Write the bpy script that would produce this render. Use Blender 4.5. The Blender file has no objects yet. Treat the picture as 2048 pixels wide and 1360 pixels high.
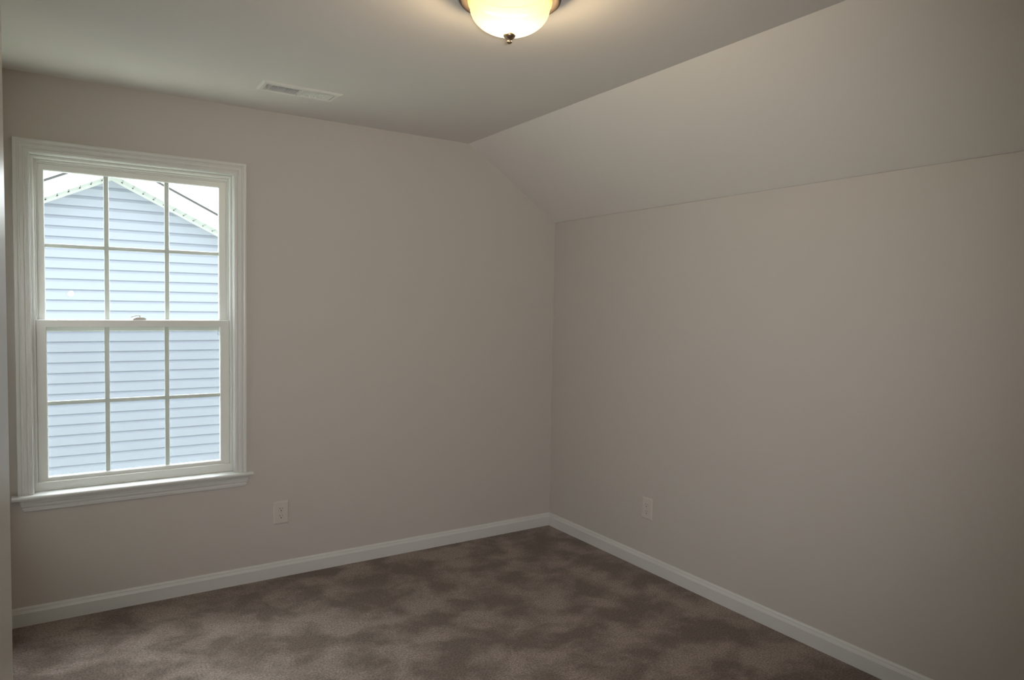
import bpy, bmesh, math, random
from mathutils import Vector, Matrix

C = bpy.context.scene.collection
S = bpy.context.scene

# ------------------------------------------------------------------ camera
cam_d = bpy.data.cameras.new('camera')
cam = bpy.data.objects.new('camera', cam_d)
C.objects.link(cam)
S.camera = cam
CP = Vector((-2.7412, -3.7263, 1.4607))
YAW, PITCH, ROLL, FPX = 0.57562, -0.04816, 0.01690, 1390.87
dv = Vector((math.sin(YAW) * math.cos(PITCH), math.cos(YAW) * math.cos(PITCH), math.sin(PITCH)))
rv = dv.cross(Vector((0, 0, 1))).normalized()
uv = rv.cross(dv)
r2 = math.cos(ROLL) * rv + math.sin(ROLL) * uv
u2 = -math.sin(ROLL) * rv + math.cos(ROLL) * uv
m = Matrix((r2, u2, -dv)).transposed().to_4x4()
m.translation = CP
cam.matrix_world = m
cam_d.sensor_fit = 'HORIZONTAL'
cam_d.sensor_width = 36.0
cam_d.lens = FPX / 2048 * 36.0
cam_d.clip_start = 0.02
cam_d.clip_end = 200

# ------------------------------------------------------------------ world, light, exposure
W = bpy.data.worlds.new('overcast_sky')
S.world = W
W.use_nodes = True
bgn = W.node_tree.nodes['Background']
bgn.inputs[0].default_value = (0.90, 0.95, 1.0, 1)
SKY = 3.6
wn, wl_ = W.node_tree.nodes, W.node_tree.links
# hazy bright sky: the haze glows towards the sun, over the roof of the house next door
w_tc = wn.new('ShaderNodeTexCoord')
w_dot = wn.new('ShaderNodeVectorMath'); w_dot.operation = 'DOT_PRODUCT'
w_dot.inputs[1].default_value = Vector((0.30, 0.62, 0.72)).normalized()
w_mr = wn.new('ShaderNodeMapRange'); w_mr.interpolation_type = 'SMOOTHSTEP'
w_mr.inputs['From Min'].default_value = 0.45; w_mr.inputs['From Max'].default_value = 1.0
w_mr.inputs['To Min'].default_value = SKY; w_mr.inputs['To Max'].default_value = SKY * 6.5
wl_.new(w_tc.outputs['Generated'], w_dot.inputs[0])
wl_.new(w_dot.outputs['Value'], w_mr.inputs['Value'])
wl_.new(w_mr.outputs[0], bgn.inputs[1])

# the photographer's flash, fired from the camera (its reflection shows in the window glass)
fl = bpy.data.lights.new('camera_flash', 'SPOT')
fl.shadow_soft_size = 0.022
fl.spot_size = math.radians(88)
fl.spot_blend = 1.0
fl.energy = 146
fl.color = (1.0, 0.965, 0.94)
flo = bpy.data.objects.new('camera_flash', fl)
C.objects.link(flo)
fm = Matrix((r2, u2, -dv)).transposed().to_4x4()
fm.translation = CP + Vector((0.08, 0.03, 0.05))
flo.matrix_world = fm

# late-morning sun, nearly along the gap between the two houses: it lights the ground outside, not the siding
sun = bpy.data.lights.new('sun', 'SUN')
sun.energy = 12
sun.angle = math.radians(0.6)
sun.color = (1.0, 0.96, 0.90)
suno = bpy.data.objects.new('sun', sun)
C.objects.link(suno)
suno.rotation_euler = Vector((0.62, 0.03, 1.0)).to_track_quat('Z', 'Y').to_euler()

S.view_settings.view_transform = 'Standard'
S.view_settings.look = 'None'
S.view_settings.exposure = 0.0
S.view_settings.gamma = 1.0
S.view_settings.use_curve_mapping = False
S.cycles.use_denoising = True
S.cycles.max_bounces = 14
S.cycles.diffuse_bounces = 10
S.cycles.glossy_bounces = 6
S.cycles.transparent_max_bounces = 16
S.cycles.sample_clamp_indirect = 10.0

# ------------------------------------------------------------------ materials
def mat(name, col, rough=0.5, metal=0.0, spec=0.5):
    M = bpy.data.materials.new(name)
    M.use_nodes = True
    b = M.node_tree.nodes['Principled BSDF']
    b.inputs['Base Color'].default_value = (*col, 1)
    b.inputs['Roughness'].default_value = rough
    b.inputs['Metallic'].default_value = metal
    b.inputs['Specular IOR Level'].default_value = spec
    return M

def nodes(M):
    return M.node_tree.nodes, M.node_tree.links, M.node_tree.nodes['Principled BSDF']

def add_bump(M, scale, strength, dist=0.001, detail=2):
    N, L, b = nodes(M)
    tc = N.new('ShaderNodeTexCoord')
    nz = N.new('ShaderNodeTexNoise')
    nz.inputs['Scale'].default_value = scale
    nz.inputs['Detail'].default_value = detail
    bp = N.new('ShaderNodeBump')
    bp.inputs['Strength'].default_value = strength
    bp.inputs['Distance'].default_value = dist
    L.new(tc.outputs['Object'], nz.inputs['Vector'])
    L.new(nz.outputs['Fac'], bp.inputs['Height'])
    L.new(bp.outputs['Normal'], b.inputs['Normal'])

M_wall = mat('wall_paint', (0.535, 0.508, 0.476), 0.6, spec=0.25)
add_bump(M_wall, 180, 0.10, 0.0005)
M_ceil = mat('ceiling_paint', (0.725, 0.705, 0.67), 0.75, spec=0.15)
add_bump(M_ceil, 120, 0.12, 0.0006)
M_trim = mat('white_trim_paint', (0.63, 0.64, 0.62), 0.32, spec=0.45)
M_vinyl = mat('white_vinyl', (0.72, 0.73, 0.70), 0.30, spec=0.5)
M_plate = mat('outlet_plastic', (0.60, 0.565, 0.53), 0.35)
M_dark = mat('dark_recess', (0.03, 0.025, 0.022), 0.8)
M_screw = mat('painted_screw', (0.50, 0.47, 0.44), 0.35, 0.3)
M_ventw = mat('vent_enamel', (0.74, 0.74, 0.70), 0.4)
M_duct = mat('galvanised_duct', (0.16, 0.18, 0.20), 0.45, 0.6)
M_nickel = mat('brushed_pewter', (0.085, 0.066, 0.054), 0.5, 0.6)
M_finial = mat('brushed_nickel_finial', (0.40, 0.30, 0.20), 0.35, 1.0)
M_lock = mat('sash_lock_metal', (0.66, 0.65, 0.60), 0.4)
M_siding = mat('blue_grey_vinyl_siding', (0.285, 0.31, 0.355), 0.5, spec=0.3)
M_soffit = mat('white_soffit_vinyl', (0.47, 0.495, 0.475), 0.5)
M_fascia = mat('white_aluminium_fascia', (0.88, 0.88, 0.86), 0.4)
M_shingle = mat('asphalt_shingles', (0.07, 0.07, 0.07), 0.9)
M_lawn = mat('dry_lawn', (0.34, 0.36, 0.28), 0.95)
M_knob = mat('satin_nickel', (0.6, 0.57, 0.52), 0.3, 1.0)

def make_carpet():
    M = mat('brown_cut_pile_carpet', (0.2, 0.16, 0.13), 1.0, spec=0.05)
    N, L, b = nodes(M)
    tc = N.new('ShaderNodeTexCoord')
    # footprints and vacuum marks brushed into the pile
    n1 = N.new('ShaderNodeTexNoise'); n1.inputs['Scale'].default_value = 4.4; n1.inputs['Detail'].default_value = 6
    n1.inputs['Roughness'].default_value = 0.58; n1.inputs['Distortion'].default_value = 0.25
    mp = N.new('ShaderNodeMapping'); mp.inputs['Rotation'].default_value = (0, 0, 0.5); mp.inputs['Scale'].default_value = (1.0, 1.1, 1)
    r1 = N.new('ShaderNodeValToRGB')
    r1.color_ramp.elements[0].position = 0.42; r1.color_ramp.elements[0].color = (0.136, 0.101, 0.081, 1)
    r1.color_ramp.elements[1].position = 0.60; r1.color_ramp.elements[1].color = (0.256, 0.204, 0.176, 1)
    # single tufts
    n2 = N.new('ShaderNodeTexNoise'); n2.inputs['Scale'].default_value = 120; n2.inputs['Detail'].default_value = 3
    n2.inputs['Roughness'].default_value = 0.75
    r2_ = N.new('ShaderNodeMapRange'); r2_.inputs['From Min'].default_value = 0.32; r2_.inputs['From Max'].default_value = 0.68
    r2_.inputs['To Min'].default_value = 0.45; r2_.inputs['To Max'].default_value = 1.55
    mx = N.new('ShaderNodeMix'); mx.data_type = 'RGBA'; mx.blend_type = 'MULTIPLY'; mx.inputs[0].default_value = 1.0
    bp = N.new('ShaderNodeBump'); bp.inputs['Strength'].default_value = 0.8; bp.inputs['Distance'].default_value = 0.004
    L.new(tc.outputs['Object'], mp.inputs['Vector']); L.new(mp.outputs['Vector'], n1.inputs['Vector'])
    L.new(tc.outputs['Object'], n2.inputs['Vector'])
    L.new(n1.outputs['Fac'], r1.inputs['Fac'])
    L.new(n2.outputs['Fac'], r2_.inputs['Value'])
    L.new(r1.outputs['Color'], mx.inputs[6]); L.new(r2_.outputs['Result'], mx.inputs[7])
    L.new(mx.outputs[2], b.inputs['Base Color'])
    L.new(n2.outputs['Fac'], bp.inputs['Height']); L.new(bp.outputs['Normal'], b.inputs['Normal'])
    b.inputs['Sheen Weight'].default_value = 0.15
    b.inputs['Sheen Roughness'].default_value = 0.6
    return M
M_carpet = make_carpet()

def make_glass():
    M = bpy.data.materials.new('window_glass')
    M.use_nodes = True
    N, L = M.node_tree.nodes, M.node_tree.links
    N.remove(N['Principled BSDF'])
    out = N['Material Output']
    tr = N.new('ShaderNodeBsdfTransparent'); tr.inputs[0].default_value = (0.96, 0.98, 0.97, 1)
    gl = N.new('ShaderNodeBsdfGlossy'); gl.inputs['Roughness'].default_value = 0.004
    lw = N.new('ShaderNodeLayerWeight'); lw.inputs['Blend'].default_value = 0.5
    pw = N.new('ShaderNodeMath'); pw.operation = 'POWER'; pw.inputs[1].default_value = 5
    fr = N.new('ShaderNodeMath'); fr.operation = 'MULTIPLY_ADD'; fr.inputs[1].default_value = 0.93; fr.inputs[2].default_value = 0.035
    mx = N.new('ShaderNodeMixShader')
    L.new(lw.outputs['Facing'], pw.inputs[0]); L.new(pw.outputs[0], fr.inputs[0])
    L.new(fr.outputs[0], mx.inputs[0]); L.new(tr.outputs[0], mx.inputs[1]); L.new(gl.outputs[0], mx.inputs[2])
    L.new(mx.outputs[0], out.inputs['Surface'])
    return M
M_glass = make_glass()

def make_screen():
    M = bpy.data.materials.new('insect_screen_mesh')
    M.use_nodes = True
    N, L = M.node_tree.nodes, M.node_tree.links
    b = N['Principled BSDF']; b.inputs['Base Color'].default_value = (0.10, 0.12, 0.15, 1); b.inputs['Roughness'].default_value = 0.7
    tr = N.new('ShaderNodeBsdfTransparent')
    mx = N.new('ShaderNodeMixShader'); mx.inputs[0].default_value = 0.17
    L.new(tr.outputs[0], mx.inputs[1]); L.new(b.outputs[0], mx.inputs[2])
    L.new(mx.outputs[0], N['Material Output'].inputs['Surface'])
    return M
M_screen = make_screen()

def make_bowl():
    M = bpy.data.materials.new('lit_alabaster_glass')
    M.use_nodes = True
    N, L = M.node_tree.nodes, M.node_tree.links
    b = N['Principled BSDF']
    b.inputs['Base Color'].default_value = (0.03, 0.022, 0.012, 1)
    b.inputs['Roughness'].default_value = 0.25
    tc = N.new('ShaderNodeTexCoord')
    sp = N.new('ShaderNodeSeparateXYZ')
    cb = N.new('ShaderNodeCombineXYZ')
    ln = N.new('ShaderNodeVectorMath'); ln.operation = 'LENGTH'
    mr = N.new('ShaderNodeMapRange'); mr.inputs['From Min'].default_value = 0.0; mr.inputs['From Max'].default_value = 0.132
    rp = N.new('ShaderNodeValToRGB')
    rp.color_ramp.elements[0].position = 0.0; rp.color_ramp.elements[0].color = (1.0, 0.95, 0.85, 1)
    rp.color_ramp.elements[1].position = 1.0; rp.color_ramp.elements[1].color = (0.62, 0.34, 0.09, 1)
    for pos, col in ((0.45, (1.0, 0.93, 0.78, 1)), (0.72, (0.92, 0.80, 0.50, 1)), (0.93, (0.80, 0.62, 0.28, 1))):
        e = rp.color_ramp.elements.new(pos); e.color = col
    L.new(tc.outputs['Object'], sp.inputs[0]); L.new(sp.outputs[0], cb.inputs[0]); L.new(sp.outputs[1], cb.inputs[1])
    L.new(cb.outputs[0], ln.inputs[0]); L.new(ln.outputs['Value'], mr.inputs['Value'])
    L.new(mr.outputs[0], rp.inputs[0]); L.new(rp.outputs[0], b.inputs['Emission Color'])
    b.inputs['Emission Strength'].default_value = 2.0
    tr = N.new('ShaderNodeBsdfTransparent'); tr.inputs[0].default_value = (1.0, 0.84, 0.60, 1)
    mx = N.new('ShaderNodeMixShader'); mx.inputs[0].default_value = 0.32
    L.new(b.outputs[0], mx.inputs[1]); L.new(tr.outputs[0], mx.inputs[2])
    L.new(mx.outputs[0], N['Material Output'].inputs['Surface'])
    return M
M_bowl = make_bowl()

# ------------------------------------------------------------------ helpers
def finish(name, bm, m_, parent=None, smooth=False, recalc=True):
    if recalc:
        bmesh.ops.recalc_face_normals(bm, faces=bm.faces)
    me = bpy.data.meshes.new(name)
    bm.to_mesh(me); bm.free()
    me.materials.append(m_)
    if smooth:
        for f in me.polygons: f.use_smooth = True
    o = bpy.data.objects.new(name, me)
    C.objects.link(o)
    if parent: o.parent = parent
    return o

def empty(name, loc=(0, 0, 0)):
    o = bpy.data.objects.new(name, None)
    o.location = loc
    o.empty_display_size = 0.05
    C.objects.link(o)
    return o

def tag(o, label, cat, group=None):
    o['label'] = label; o['category'] = cat
    if group: o['group'] = group
    return o

def struct(o, label=None, cat=None):
    o['kind'] = 'structure'
    if label: o['label'] = label
    if cat: o['category'] = cat
    return o

def box(bm, x0, x1, y0, y1, z0, z1, bev=0.0):
    t = bmesh.new() if bev else bm
    vs = [t.verts.new((x, y, z)) for x in (x0, x1) for y in (y0, y1) for z in (z0, z1)]
    for q in ((0, 1, 3, 2), (4, 6, 7, 5), (0, 4, 5, 1), (2, 3, 7, 6), (0, 2, 6, 4), (1, 5, 7, 3)):
        t.faces.new([vs[i] for i in q])
    if bev:
        bmesh.ops.recalc_face_normals(t, faces=t.faces)
        bmesh.ops.bevel(t, geom=t.edges[:], offset=bev, segments=2, profile=0.6, affect='EDGES')
        me = bpy.data.meshes.new('tmp'); t.to_mesh(me); t.free()
        bm.from_mesh(me); bpy.data.meshes.remove(me)
    return bm

def prism(bm, pts, axis, a, b):
    """closed outline of 2-D points extruded along an axis from a to b"""
    def P(p, t):
        return (t, p[0], p[1]) if axis == 'x' else ((p[0], t, p[1]) if axis == 'y' else (p[0], p[1], t))
    A = [bm.verts.new(P(p, a)) for p in pts]
    B = [bm.verts.new(P(p, b)) for p in pts]
    bm.faces.new(A); bm.faces.new(B[::-1])
    n = len(pts)
    for i in range(n):
        bm.faces.new((A[i], B[i], B[(i + 1) % n], A[(i + 1) % n]))
    return bm

def sweep(bm, rings, closed_profile=True, closed_path=False, caps=True):
    """loft between rings of equal vertex count"""
    R = [[bm.verts.new(p) for p in r] for r in rings]
    n = len(R[0]); k = len(R)
    for i in range(k if closed_path else k - 1):
        a, b = R[i], R[(i + 1) % k]
        for j in range(n if closed_profile else n - 1):
            bm.faces.new((a[j], a[(j + 1) % n], b[(j + 1) % n], b[j]))
    if caps and not closed_path:
        bm.faces.new(R[0][::-1]); bm.faces.new(R[-1])
    return bm

def lathe(bm, prof, seg=64, center=(0, 0, 0)):
    rings = []
    for r, z in prof:
        if r < 1e-6:
            rings.append([bm.verts.new((center[0], center[1], center[2] + z))])
        else:
            rings.append([bm.verts.new((center[0] + r * math.cos(2 * math.pi * i / seg), center[1] + r * math.sin(2 * math.pi * i / seg), center[2] + z)) for i in range(seg)])
    for a, b in zip(rings, rings[1:]):
        if len(a) == 1 and len(b) == 1: continue
        for i in range(seg):
            j = (i + 1) % seg
            if len(a) == 1: bm.faces.new((a[0], b[i], b[j]))
            elif len(b) == 1: bm.faces.new((a[i], a[j], b[0]))
            else: bm.faces.new((a[i], a[j], b[j], b[i]))
    return bm

# ------------------------------------------------------------------ the room shell
XL, YF, H, KN, SX = -2.953, -4.30, 2.44, 2.017, -0.6575
TW = 0.12
OX0, OX1, OZ0, OZ1 = -2.857, -1.999, 0.571, 2.100      # window opening
bm = bmesh.new()
prism(bm, [(XL - TW, 0), (OX0, 0), (OX0, H), (XL - TW, H)], 'y', 0, TW)
prism(bm, [(OX0, 0), (OX1, 0), (OX1, OZ0), (OX0, OZ0)], 'y', 0, TW)
prism(bm, [(OX0, OZ1), (OX1, OZ1), (OX1, H), (OX0, H)], 'y', 0, TW)
prism(bm, [(OX1, 0), (0, 0), (0, KN), (SX, H), (OX1, H)], 'y', 0, TW)
struct(finish('wall_back', bm, M_wall))
bm = bmesh.new(); box(bm, 0, TW, YF, TW, 0, KN - 0.0022); box(bm, 0.004, TW, YF, TW, KN - 0.0022, KN)   # fine crack under the slope
struct(finish('wall_right', bm, M_wall))
# left wall with the doorway beside the camera and the closet behind it
DY0, DY1, DZ = -3.055, -3.855, 2.045
bm = bmesh.new()
box(bm, XL - TW, XL, DY0, 0, 0, H); box(bm, XL - TW, XL, YF, DY1, 0, H); box(bm, XL - TW, XL, DY1, DY0, DZ, H)
struct(finish('wall_left', bm, M_wall))
bm = bmesh.new()
cx0, cx1 = XL - TW - 0.65, XL - TW
box(bm, cx0 - 0.05, cx0, DY1 - 0.3, DY0 + 0.3, 0, H); box(bm, cx0, cx1, DY1 - 0.35, DY1 - 0.3, 0, H); box(bm, cx0, cx1, DY0 + 0.3, DY0 + 0.35, 0, H)
box(bm, cx0 - 0.05, cx1, DY1 - 0.35, DY0 + 0.35, H, H + 0.05); box(bm, cx0 - 0.05, cx1, DY1 - 0.35, DY0 + 0.35, -0.05, 0)
struct(finish('wall_closet', bm, M_wall))
bm = bmesh.new()
prism(bm, [(XL - TW, 0), (0, 0), (0, KN), (SX, H), (XL - TW, H)], 'y', YF - TW, YF)
struct(finish('wall_front', bm, M_wall))
# ceiling with the hole of the duct
VX0, VX1, VY0, VY1 = -1.958, -1.640, -0.480, -0.378
bm = bmesh.new()
z0, z1 = H, H + 0.10
box(bm, XL - TW, VX0, YF - TW, TW, z0, z1); box(bm, VX1, SX, YF - TW, TW, z0, z1)
box(bm, VX0, VX1, YF - TW, VY0, z0, z1); box(bm, VX0, VX1, VY1, TW, z0, z1)
box(bm, VX0, VX1, VY0, VY1, z1 - 0.01, z1)
struct(finish('ceiling', bm, M_ceil))
bm = bmesh.new()
prism(bm, [(SX, H), (0, KN), (TW, KN), (TW, KN + 0.05), (SX, H + 0.10)], 'y', YF - TW, TW)
struct(finish('ceiling_slope', bm, M_ceil))
bm = bmesh.new(); box(bm, XL - TW, TW, YF - TW, TW, -0.05, 0)
struct(finish('floor', bm, M_carpet))

# baseboards: profile (distance from wall, height)
BP = [(0, 0), (0.014, 0), (0.014, 0.058), (0.0125, 0.062), (0.0115, 0.0655), (0.0095, 0.069), (0.0085, 0.076), (0.006, 0.081), (0.0045, 0.083), (0, 0.083)]
bm = bmesh.new(); sweep(bm, [[(XL + d, -d, z) for d, z in BP], [(-d, -d, z) for d, z in BP]])
struct(finish('baseboard_back', bm, M_trim))
bm = bmesh.new(); sweep(bm, [[(-d, -d, z) for d, z in BP], [(-d, YF + d, z) for d, z in BP]])
struct(finish('baseboard_right', bm, M_trim))
bm = bmesh.new(); sweep(bm, [[(-d, YF + d, z) for d, z in BP], [(XL + d, YF + d, z) for d, z in BP]])
struct(finish('baseboard_front', bm, M_trim))
bm = bmesh.new(); sweep(bm, [[(XL + d, YF + d, z) for d, z in BP], [(XL + d, DY1 - 0.059, z) for d, z in BP]])
sweep(bm, [[(XL + d, DY0 + 0.059, z) for d, z in BP], [(XL + d, -d, z) for d, z in BP]])
struct(finish('baseboard_left', bm, M_trim))

# ------------------------------------------------------------------ casing profile: (distance outward from the opening, thickness)
CPROF = [(0, 0), (0, 0.0095), (0.002, 0.0115), (0.012, 0.0125), (0.015, 0.0108), (0.019, 0.0108), (0.022, 0.0140), (0.034, 0.0150),
         (0.037, 0.0128), (0.041, 0.0128), (0.044, 0.0168), (0.049, 0.0180), (0.056, 0.0180), (0.058, 0.0160), (0.058, 0)]

def casing_u(bm, x0, x1, zb, zt, face):
    """three-sided mitred casing round an opening; face(u, z, t) gives the 3-D point"""
    rings = []
    rings.append([face(x0 - d, zb, t) for d, t in CPROF])
    rings.append([face(x0 - d, zt + d, t) for d, t in CPROF])
    rings.append([face(x1 + d, zt + d, t) for d, t in CPROF])
    rings.append([face(x1 + d, zb, t) for d, t in CPROF])
    sweep(bm, rings)

# ------------------------------------------------------------------ the window
win = empty('window_1', (-2.428, 0, 0.589))
struct(win, 'white double-hung window with six-lite sashes looking onto the house next door', 'window')
def wpart(name, bm, m_, parent=None, smooth=False):
    p = parent or win
    o = finish(name, bm, m_, p, smooth)
    o.matrix_parent_inverse = Matrix.Translation(-win.location) if p is win else Matrix.Identity(4)
    return o
CI0, CI1, CZT = -2.853, -2.006, 2.097
ST = 0.589                                    # stool top
bm = bmesh.new(); casing_u(bm, CI0, CI1 + 0.001, ST, CZT, lambda x, z, t: (x, -t, z))
wpart('window_casing', bm, M_trim)
# reveal (jamb liner) between casing and vinyl unit
bm = bmesh.new()
box(bm, OX0, -2.849, 0, 0.100, ST, OZ1); box(bm, -2.007, OX1, 0, 0.100, ST, OZ1); box(bm, -2.849, -2.007, 0, 0.100, 2.0955, OZ1)
wpart('window_jamb', bm, M_trim)
# stool with a rounded nose and horns, cut round the casing
bm = bmesh.new()
nose = [(-0.040, ST - 0.018), (-0.044, ST - 0.0165), (-0.0465, ST - 0.012), (-0.047, ST - 0.008), (-0.0455, ST - 0.004), (-0.042, ST - 0.001), (-0.037, ST)]
prism(bm, nose + [(0.0, ST), (0.0, ST - 0.018)], 'x', -2.9325, -1.920)
box(bm, OX0, OX1, 0, 0.105, ST - 0.018, ST)
wpart('window_stool', bm, M_trim)
# apron with slanted returned ends
bm = bmesh.new()
AP = [(0, 0), (0.0155, 0), (0.0170, -0.002), (0.0170, -0.010), (0.0130, -0.014), (0.0130, -0.019), (0.0155, -0.022), (0.0145, -0.034), (0.0105, -0.038), (0.0105, -0.042), (0.0120, -0.045), (0.0105, -0.055), (0.008, -0.058), (0, -0.058)]
def ap_ring(xt, xb):
    return [(xt + (xb - xt) * (-z / 0.058) , -t, ST - 0.018 + z) for t, z in AP]
sweep(bm, [ap_ring(-2.908, -2.889), ap_ring(-1.934, -1.955)])
wpart('window_apron', bm, M_trim)
# vinyl main frame with stepped tracks
bm = bmesh.new()
FX0, FX1, FZ0, FZ1 = -2.849, -2.007, ST, 2.0955
def ring_frame(bm, x0, x1, z0, z1, wl, wr, wb, wt, y0, y1, bev=0.0015):
    """mitred rectangular frame: outer rect, member widths, depth range"""
    prof = lambda w: [(0, y0 + bev), (bev, y0), (w - bev, y0), (w, y0 + bev), (w, y1), (0, y1)]
    o = [(x0, z0, 1, 1), (x0, z1, 1, -1), (x1, z1, -1, -1), (x1, z0, -1, 1)]
    ws = [(wl, wb), (wl, wt), (wr, wt), (wr, wb)]
    rings = []
    for (x, z, sx, sz), (wx, wz) in zip(o, ws):
        px, pz = prof(wx), prof(wz)
        rings.append([(x + sx * a[0], a[1], z + sz * b[0]) for a, b in zip(px, pz)])
    sweep(bm, rings, closed_path=True)
ring_frame(bm, FX0, FX1, FZ0, FZ1, 0.0115, 0.0115, 0.040, 0.012, 0.034, 0.112)
ring_frame(bm, FX0 + 0.0115, FX1 - 0.0115, FZ0 + 0.02, FZ1 - 0.012, 0.007, 0.007, 0.02, 0.010, 0.066, 0.112)
ring_frame(bm, FX0 + 0.0185, FX1 - 0.0185, FZ0 + 0.03, FZ1 - 0.022, 0.004, 0.004, 0.02, 0.006, 0.074, 0.112)
wpart('window_frame', bm, M_vinyl)

def bar(bm, x0, x1, y0, y1, z0, z1):
    """flat grille bar with soft edges"""
    box(bm, x0, x1, y0, y1, z0, z1, 0.0022)

# upper sash (outer track)
bm = bmesh.new()
ring_frame(bm, -2.829, -2.027, 1.311, 2.069, 0.029, 0.034, 0.056, 0.030, 0.080, 0.108, 0.003)
us = wpart('upper_sash', bm, M_vinyl)
bm = bmesh.new(); box(bm, -2.803, -2.058, 0.0925, 0.0955, 1.36, 2.045)
wpart('glass_pane', bm, M_glass, us)
bm = bmesh.new()
for x in (-2.5565, -2.2990): bar(bm, x - 0.0105, x + 0.0105, 0.0965, 0.1025, 1.362, 2.043)
for a, b in ((-2.801, -2.566), (-2.547, -2.3085), (-2.2895, -2.060)): bar(bm, a, b, 0.0965, 0.1025, 1.6945, 1.7125)
wpart('window_grille', bm, M_vinyl, us)
# lower sash (inner track)
bm = bmesh.new()
ring_frame(bm, -2.8375, -2.0185, 0.600, 1.366, 0.0405, 0.044, 0.047, 0.0345, 0.046, 0.076, 0.003)
ls = wpart('lower_sash', bm, M_vinyl)
bm = bmesh.new(); box(bm, -2.801, -2.059, 0.0585, 0.0615, 0.643, 1.335)
wpart('glass_pane', bm, M_glass, ls)
bm = bmesh.new()
for x in (-2.5610, -2.3060): bar(bm, x - 0.0105, x + 0.0105, 0.0625, 0.0685, 0.646, 1.333)
for a, b in ((-2.798, -2.5705), (-2.5515, -2.3155), (-2.2965, -2.062)): bar(bm, a, b, 0.0625, 0.0685, 0.9750, 0.9930)
wpart('window_grille', bm, M_vinyl, ls)
# small tilt-latch loop hanging at the upper right of the lower glass
bm = bmesh.new()
box(bm, -2.0735, -2.0720, 0.054, 0.057, 1.292, 1.318); box(bm, -2.0735, -2.063, 0.054, 0.057, 1.2915, 1.2935)
wpart('tilt_latch_tab', bm, M_lock, ls)
# sash lock: domed keeper and a lever pointing left
bm = bmesh.new()
prof = []
for i in range(9):
    a = math.pi * i / 8
    prof.append((-2.4235 - 0.029 * math.cos(a), 1.3662 + 0.0125 * math.sin(a) ** 0.8))
prism(bm, prof, 'y', 0.052, 0.072)
lk = wpart('sash_lock', bm, M_lock)
bm = bmesh.new()
pts = [(-2.4620, 1.3805), (-2.4560, 1.3800), (-2.4480, 1.3840), (-2.4380, 1.3862), (-2.4270, 1.3862), (-2.4210, 1.3840)]
rings = [[(x, 0.058 + dy, z + dz) for dy, dz in ((0, -0.0017), (0.007, -0.0017), (0.007, 0.0017), (0, 0.0017))] for x, z in pts]
sweep(bm, rings)
box(bm, -2.4245, -2.4205, 0.058, 0.065, 1.374, 1.3850)
wpart('lock_lever', bm, M_lock, lk)
# insect screen outside the lower half
bm = bmesh.new(); box(bm, -2.815, -2.041, 0.1105, 0.1112, 0.625, 1.345)
sc_ = wpart('insect_screen', bm, M_screen)
bm = bmesh.new(); ring_frame(bm, -2.829, -2.027, 0.612, 1.358, 0.016, 0.016, 0.016, 0.016, 0.1085, 0.117, 0.001)
wpart('screen_frame', bm, M_vinyl, sc_)

# ------------------------------------------------------------------ closet door, swung open beside the camera; its edge shows at the frame's left side
HGX, HGY = XL + 0.056, DY0 + 0.002
door = struct(empty('door_1', (HGX, HGY, 0)), 'open white panel door, only its free edge showing at the far left', 'door')
FREE = Vector((-2.817, -2.300))
DW = (FREE - Vector((HGX, HGY))).length
door.rotation_euler = (0, 0, math.atan2(FREE.y - HGY, FREE.x - HGX) - math.pi / 2)
bm = bmesh.new()                               # local frame: +y runs along the leaf, +x is the room side
box(bm, -0.035, 0.0, 0.003, DW, 0.012, 2.035, 0.0015)
for (p0, p1) in ((0.11, DW / 2 - 0.045), (DW / 2 + 0.045, DW - 0.11)):
    for (q0, q1) in ((0.22, 0.88), (1.02, 1.58), (1.69, 1.93)):
        for xs, sg in ((0.0, 1), (-0.035, -1)):
            A = [bm.verts.new((xs, y, z)) for y, z in ((p0, q0), (p1, q0), (p1, q1), (p0, q1))]
            k = 0.028
            B = [bm.verts.new((xs + sg * 0.005, y, z)) for y, z in ((p0 + k, q0 + k), (p1 - k, q0 + k), (p1 - k, q1 - k), (p0 + k, q1 - k))]
            bm.faces.new(B)
            for i in range(4): bm.faces.new((A[i], A[(i + 1) % 4], B[(i + 1) % 4], B[i]))
finish('door_leaf', bm, M_trim, door)
for z in (0.25, 1.02, 1.80):
    bm = bmesh.new()
    lathe(bm, [(0, -0.045), (0.007, -0.045), (0.007, 0.045), (0, 0.045)], 16, (0.004, -0.002, z))
    finish('hinge', bm, M_knob, door)
bm = bmesh.new(); casing_u(bm, DY1 + 0.004, DY0 - 0.004, 0, DZ, lambda y, z, t: (XL + t, y, z))
box(bm, XL - TW, XL, DY0 - 0.014, DY0, 0, DZ); box(bm, XL - TW, XL, DY1, DY1 + 0.014, 0, DZ); box(bm, XL - TW, XL, DY1 + 0.014, DY0 - 0.014, DZ - 0.014, DZ)
struct(finish('trim_1', bm, M_trim))

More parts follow.
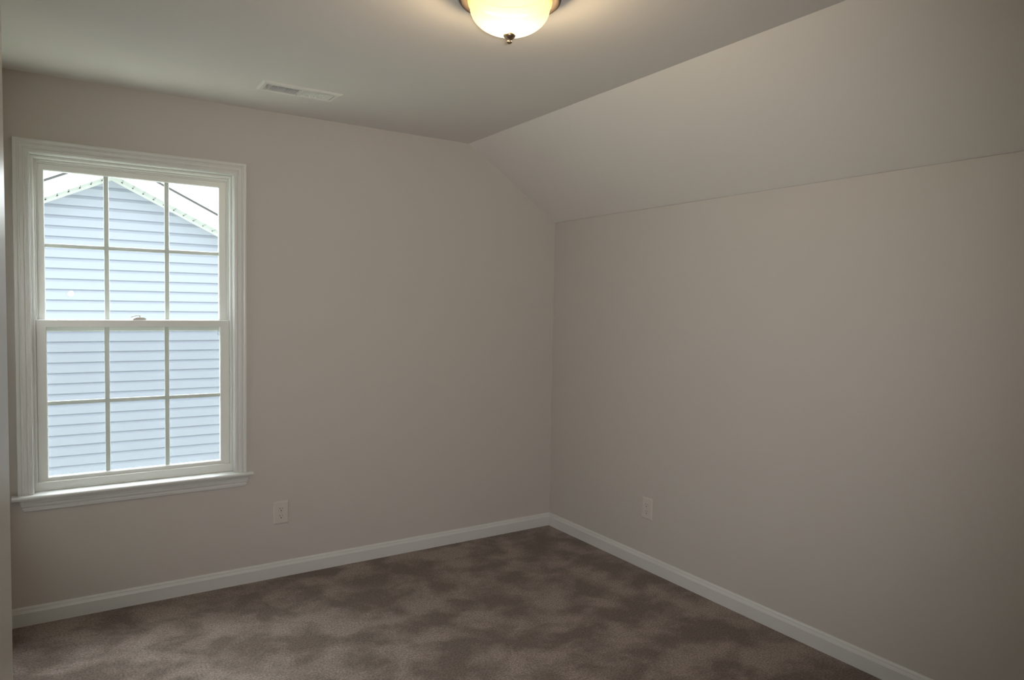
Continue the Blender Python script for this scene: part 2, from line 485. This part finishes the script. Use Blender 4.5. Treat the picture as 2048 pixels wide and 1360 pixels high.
# ------------------------------------------------------------------ duplex outlets
def outlet(name_loc, rotz, label):
    root = empty('wall_outlet', name_loc)
    root.rotation_euler = (0, 0, rotz)
    tag(root, label, 'outlet', 'duplex wall outlets')
    w, h = 0.040, 0.061                       # half sizes; the plate faces local -y
    bm = bmesh.new()
    rings = []
    for (k, d) in ((0, 0), (0, 0.0012), (0.0022, 0.0040), (0.0045, 0.0056), (0.008, 0.0062)):
        rings.append([(-w + k, -d, -h + k), (w - k, -d, -h + k), (w - k, -d, h - k), (-w + k, -d, h - k)])
    sweep(bm, rings)
    finish('cover_plate', bm, M_plate, root)
    for s in (1, -1):
        bm = bmesh.new()
        zc = s * 0.0195
        out = []
        for i in range(28):
            a = 2 * math.pi * i / 28
            x, z = 0.0172 * math.cos(a), 0.0172 * math.sin(a)
            z = max(-0.0138, min(0.0138, z))
            out.append((x, zc + z))
        r0 = [(x, -0.0055, z) for x, z in out]
        r1 = [(x, -0.0078, z) for x, z in out]
        r2_ = [(x * 0.95, -0.0083, zc + (z - zc) * 0.95) for x, z in out]
        sweep(bm, [r0, r1, r2_])
        rc = finish('receptacle', bm, M_plate, root)
        bm = bmesh.new()
        box(bm, -0.0075, -0.0053, -0.0086, -0.0080, zc + 0.0005, zc + 0.0092)
        box(bm, 0.0055, 0.0073, -0.0086, -0.0080, zc + 0.0015, zc + 0.0085)
        g = [(0.0028 * math.cos(a), zc - 0.0072 + 0.0030 * math.sin(a)) for a in [2 * math.pi * i / 14 for i in range(14)]]
        prism(bm, g, 'y', -0.0086, -0.0080)
        o = finish('socket_slots', bm, M_dark, rc)
        o['label'] = 'dark plug slots'
    bm = bmesh.new()
    sweep(bm, [[(0.0034 * math.cos(a), -y, 0.0034 * math.sin(a)) for a in [2 * math.pi * i / 16 for i in range(16)]] for y in (0.0055, 0.0070)])
    finish('screw', bm, M_screw, root)
    return root
outlet((-1.772, 0, 0.345), 0, 'beige duplex outlet low on the window wall, right of the window')
outlet((0, -0.924, 0.345), math.radians(-90), 'beige duplex outlet low on the blank right-hand wall under the sloped ceiling')

# ------------------------------------------------------------------ ceiling register
vent = tag(empty('ceiling_vent', ((VX0 + VX1) / 2, (VY0 + VY1) / 2, H)), 'white rectangular louvred air register in the ceiling between window and lamp', 'vent')
vc = Vector(vent.location)
def vpart(name, bm, m_):
    o = finish(name, bm, m_, vent)
    o.matrix_parent_inverse = Matrix.Translation(-vc)
    return o
bm = bmesh.new()
ex0, ex1, ey0, ey1 = -1.9805, -1.6185, -0.5080, -0.3600
ix0, ix1, iy0, iy1 = VX0 + 0.002, VX1 - 0.002, VY0 + 0.006, VY1 - 0.006
rings = []
for (x0, x1, y0, y1, z) in ((ex0, ex1, ey0, ey1, H), (ex0, ex1, ey0, ey1, H - 0.0015), (ex0 + 0.010, ex1 - 0.010, ey0 + 0.010, ey1 - 0.010, H - 0.0075),
                            (ix0 - 0.002, ix1 + 0.002, iy0 - 0.002, iy1 + 0.002, H - 0.0075), (ix0, ix1, iy0, iy1, H - 0.0060), (ix0, ix1, iy0, iy1, H + 0.012)):
    rings.append([(x0, y0, z), (x1, y0, z), (x1, y1, z), (x0, y1, z)])
sweep(bm, rings, caps=False)
box(bm, ix0 + 0.017, ix0 + 0.022, iy0, iy1, H - 0.0068, H + 0.004)   # bar beside the damper slot
xm = (ix0 + ix1) / 2 + 0.002
box(bm, xm - 0.005, xm + 0.005, iy0, iy1, H - 0.0070, H + 0.004)
box(bm, ix1 - 0.006, ix1, iy0, iy1, H - 0.0068, H + 0.004)
vpart('vent_frame', bm, M_ventw)
def fins(n, xa, xb, tilt):
    for i in range(n):
        x = xa + (i + 0.5) * (xb - xa) / n
        bm = bmesh.new()
        hw = 0.0062 if tilt < 0 else 0.0050
        dx, dz = hw * math.sin(tilt), hw * math.cos(tilt)
        t = 0.0005
        prism(bm, [(x - dx - t, H - 0.0005 + dz), (x - dx + t, H - 0.0005 + dz), (x + dx + t, H - 0.0005 - dz), (x + dx - t, H - 0.0005 - dz)], 'y', iy0, iy1)
        vpart('louvre', bm, M_ventw)
fins(11, ix0 + 0.022, xm - 0.005, -0.80)
fins(11, xm + 0.005, ix1 - 0.006, 0.52)
bm = bmesh.new()
box(bm, VX0 + 0.001, VX1 - 0.001, VY0 + 0.001, VY1 - 0.001, H + 0.040, H + 0.043)
vpart('damper_plate', bm, M_duct)

# ------------------------------------------------------------------ flush-mount lamp
LC = (-1.565, -1.870, 2.400)
lamp = tag(empty('ceiling_lamp', (LC[0], LC[1], H)), 'lit flush-mount ceiling lamp with frosted glass bowl, pewter ring and small finial', 'lamp')
bm = bmesh.new()
lathe(bm, [(0.0, -0.006), (0.130, -0.006), (0.140, -0.034), (0.148, -0.040), (0.1535, -0.0405), (0.1570, -0.0375), (0.1585, -0.0335), (0.1565, -0.0300), (0.1590, -0.0265), (0.1612, -0.0215), (0.1590, -0.0180),
           (0.1610, -0.0145), (0.1625, -0.0085), (0.1605, -0.0045), (0.1620, 0.0), (0.155, -0.001), (0.132, -0.003), (0.0, -0.003)], 96)
for bx in (-0.045, 0.045):                       # the two bulbs behind the frosted glass
    bl = bpy.data.lights.new('bulb', 'POINT')
    bl.energy = 13
    bl.shadow_soft_size = 0.026
    bl.color = (1.0, 0.90, 0.76)
    bo = bpy.data.objects.new('bulb', bl)
    C.objects.link(bo)
    bo.location = (LC[0] + bx, LC[1], H - 0.098)
ring = finish('lamp_base', bm, M_nickel, lamp, True)
bm = bmesh.new()
pr = [(0.110, -0.012), (0.126, -0.024), (0.1305, -0.034), (0.1312, -0.042), (0.1290, -0.050), (0.1240, -0.058)]
n = 14
for i in range(1, n + 1):
    a = (math.pi / 2) * i / n
    pr.append((0.1240 * math.cos(a) if i < n else 0.0, -0.058 - 0.0795 * math.sin(a)))
lathe(bm, pr, 96)
bowl = finish('lamp_shade', bm, M_bowl, lamp, True)
bowl['label'] = 'glowing frosted glass bowl'
bm = bmesh.new()
fz = -0.1385
lathe(bm, [(0, fz + 0.002), (0.0150, fz + 0.002), (0.0182, fz + 0.0005), (0.0190, fz - 0.0030), (0.0178, fz - 0.0065), (0.0138, fz - 0.0105), (0.0100, fz - 0.0145), (0.0058, fz - 0.0175),
           (0.0056, fz - 0.0185), (0.0078, fz - 0.0200), (0.0088, fz - 0.0225), (0.0078, fz - 0.0255), (0.0045, fz - 0.0275), (0, fz - 0.0280)], 40)
fn = finish('lamp_finial', bm, M_finial, lamp, True)
fn['label'] = 'small brushed metal finial'

# ------------------------------------------------------------------ the house next door
YH, PX, PZ, SL = 5.0, -2.267, 2.770, 0.497
GZ = -2.95
HW = 3.6
nh = tag(empty('neighbour_house', (PX, YH, GZ)), 'pale blue-grey vinyl-sided gable house with white rake trim seen outside the window', 'house')
nl = Vector(nh.location)
def hpart(name, bm, m_):
    o = finish(name, bm, m_, nh)
    o.matrix_parent_inverse = Matrix.Translation(-nl)
    return o
# Dutch-lap courses, clipped to the gable outline
P = 0.1104
zt0 = 2.447 + 3 * P
bm = bmesh.new()
def xr(z):                                    # half width of the gable at height z
    return HW if z <= PZ - SL * HW else max(0.0, (PZ - z) / SL)
k = 0
while True:
    zb = zt0 - k * P                          # bottom (drip) edge of the course above
    zl = zb - P
    if zb < GZ: break
    rows = [(zb + 0.006, 0.003), (zb - 0.003, 0.001), (zb - 0.030, -0.012), (zb - 0.036, -0.0150), (zl + 0.001, -0.0180), (zl, -0.0170), (zl + 0.002, -0.0160), (zl + 0.006, -0.0150), (zl + 0.006, 0.003)]
    prev = None
    for z, d in rows:
        w = xr(min(z, PZ))
        if w <= 0:
            prev = None; continue
        cur = (bm.verts.new((PX - w, YH + d, z)), bm.verts.new((PX + w, YH + d, z)))
        if prev: bm.faces.new((prev[0], prev[1], cur[1], cur[0]))
        prev = cur
    k += 1
hpart('siding', bm, M_siding)
bm = bmesh.new()                              # wall behind the siding
prism(bm, [(PX - HW, GZ), (PX + HW, GZ), (PX + HW, PZ - SL * HW), (PX, PZ), (PX - HW, PZ - SL * HW)], 'y', YH + 0.004, YH + 6.0)
hpart('house_wall', bm, M_siding)
OV = 0.30
for s in (-1, 1):
    def q(u, h): return (PX + s * u, PZ - SL * u + h)
    R = HW + 0.35
    bm = bmesh.new()                          # J-channel along the rake
    prism(bm, [q(0, -0.026), q(R, -0.026), q(R, 0.002), q(0, 0.002)], 'y', YH - 0.020, YH + 0.003)
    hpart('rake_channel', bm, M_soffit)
    bm = bmesh.new()                          # grooved soffit panels
    g = 0.1010
    off = {-1: 0.0905, 1: 0.097}[s]
    us_ = []
    u = off - g
    outl = [q(0, 0.030)]
    pts = [(0.0, 0.0)]
    while u < R:
        for du, hh in ((-0.0075, 0.0), (-0.0055, 0.011), (0.0055, 0.011), (0.0075, 0.0)):
            if u + du > 0.0: pts.append((u + du, hh))
        u += g
    pts = [p_ for p_ in pts if p_[0] < R] + [(R, 0.0)]
    outl = [q(a, b + 0.002) for a, b in pts] + [q(R, 0.03), q(0, 0.03)]
    prism(bm, outl, 'y', YH - OV, YH - 0.019)
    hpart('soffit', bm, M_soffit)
    bm = bmesh.new()
    prism(bm, [q(0, -0.004), q(R, -0.004), q(R, 0.150), q(0, 0.150)], 'y', YH - OV - 0.020, YH - OV)
    prism(bm, [q(0, 0.088), q(R, 0.088), q(R, 0.150), q(0, 0.150)], 'y', YH - OV - 0.032, YH - OV - 0.020)
    hpart('fascia', bm, M_fascia)
    bm = bmesh.new()
    prism(bm, [q(0, 0.150), q(R, 0.150), q(R, 0.176), q(0, 0.176)], 'y', YH - OV - 0.045, YH + 6.3)
    hpart('roof', bm, M_shingle)

bm = bmesh.new()
NX, NY = 24, 24
vs = [[bm.verts.new((-32 + 60 * i / NX, 0.6 + 60 * j / NY, GZ - 0.02 + 0.02 * math.sin(i * 1.7) * math.cos(j * 1.3))) for j in range(NY + 1)] for i in range(NX + 1)]
for i in range(NX):
    for j in range(NY): bm.faces.new((vs[i][j], vs[i + 1][j], vs[i + 1][j + 1], vs[i][j + 1]))
struct(finish('ground', bm, M_lawn))
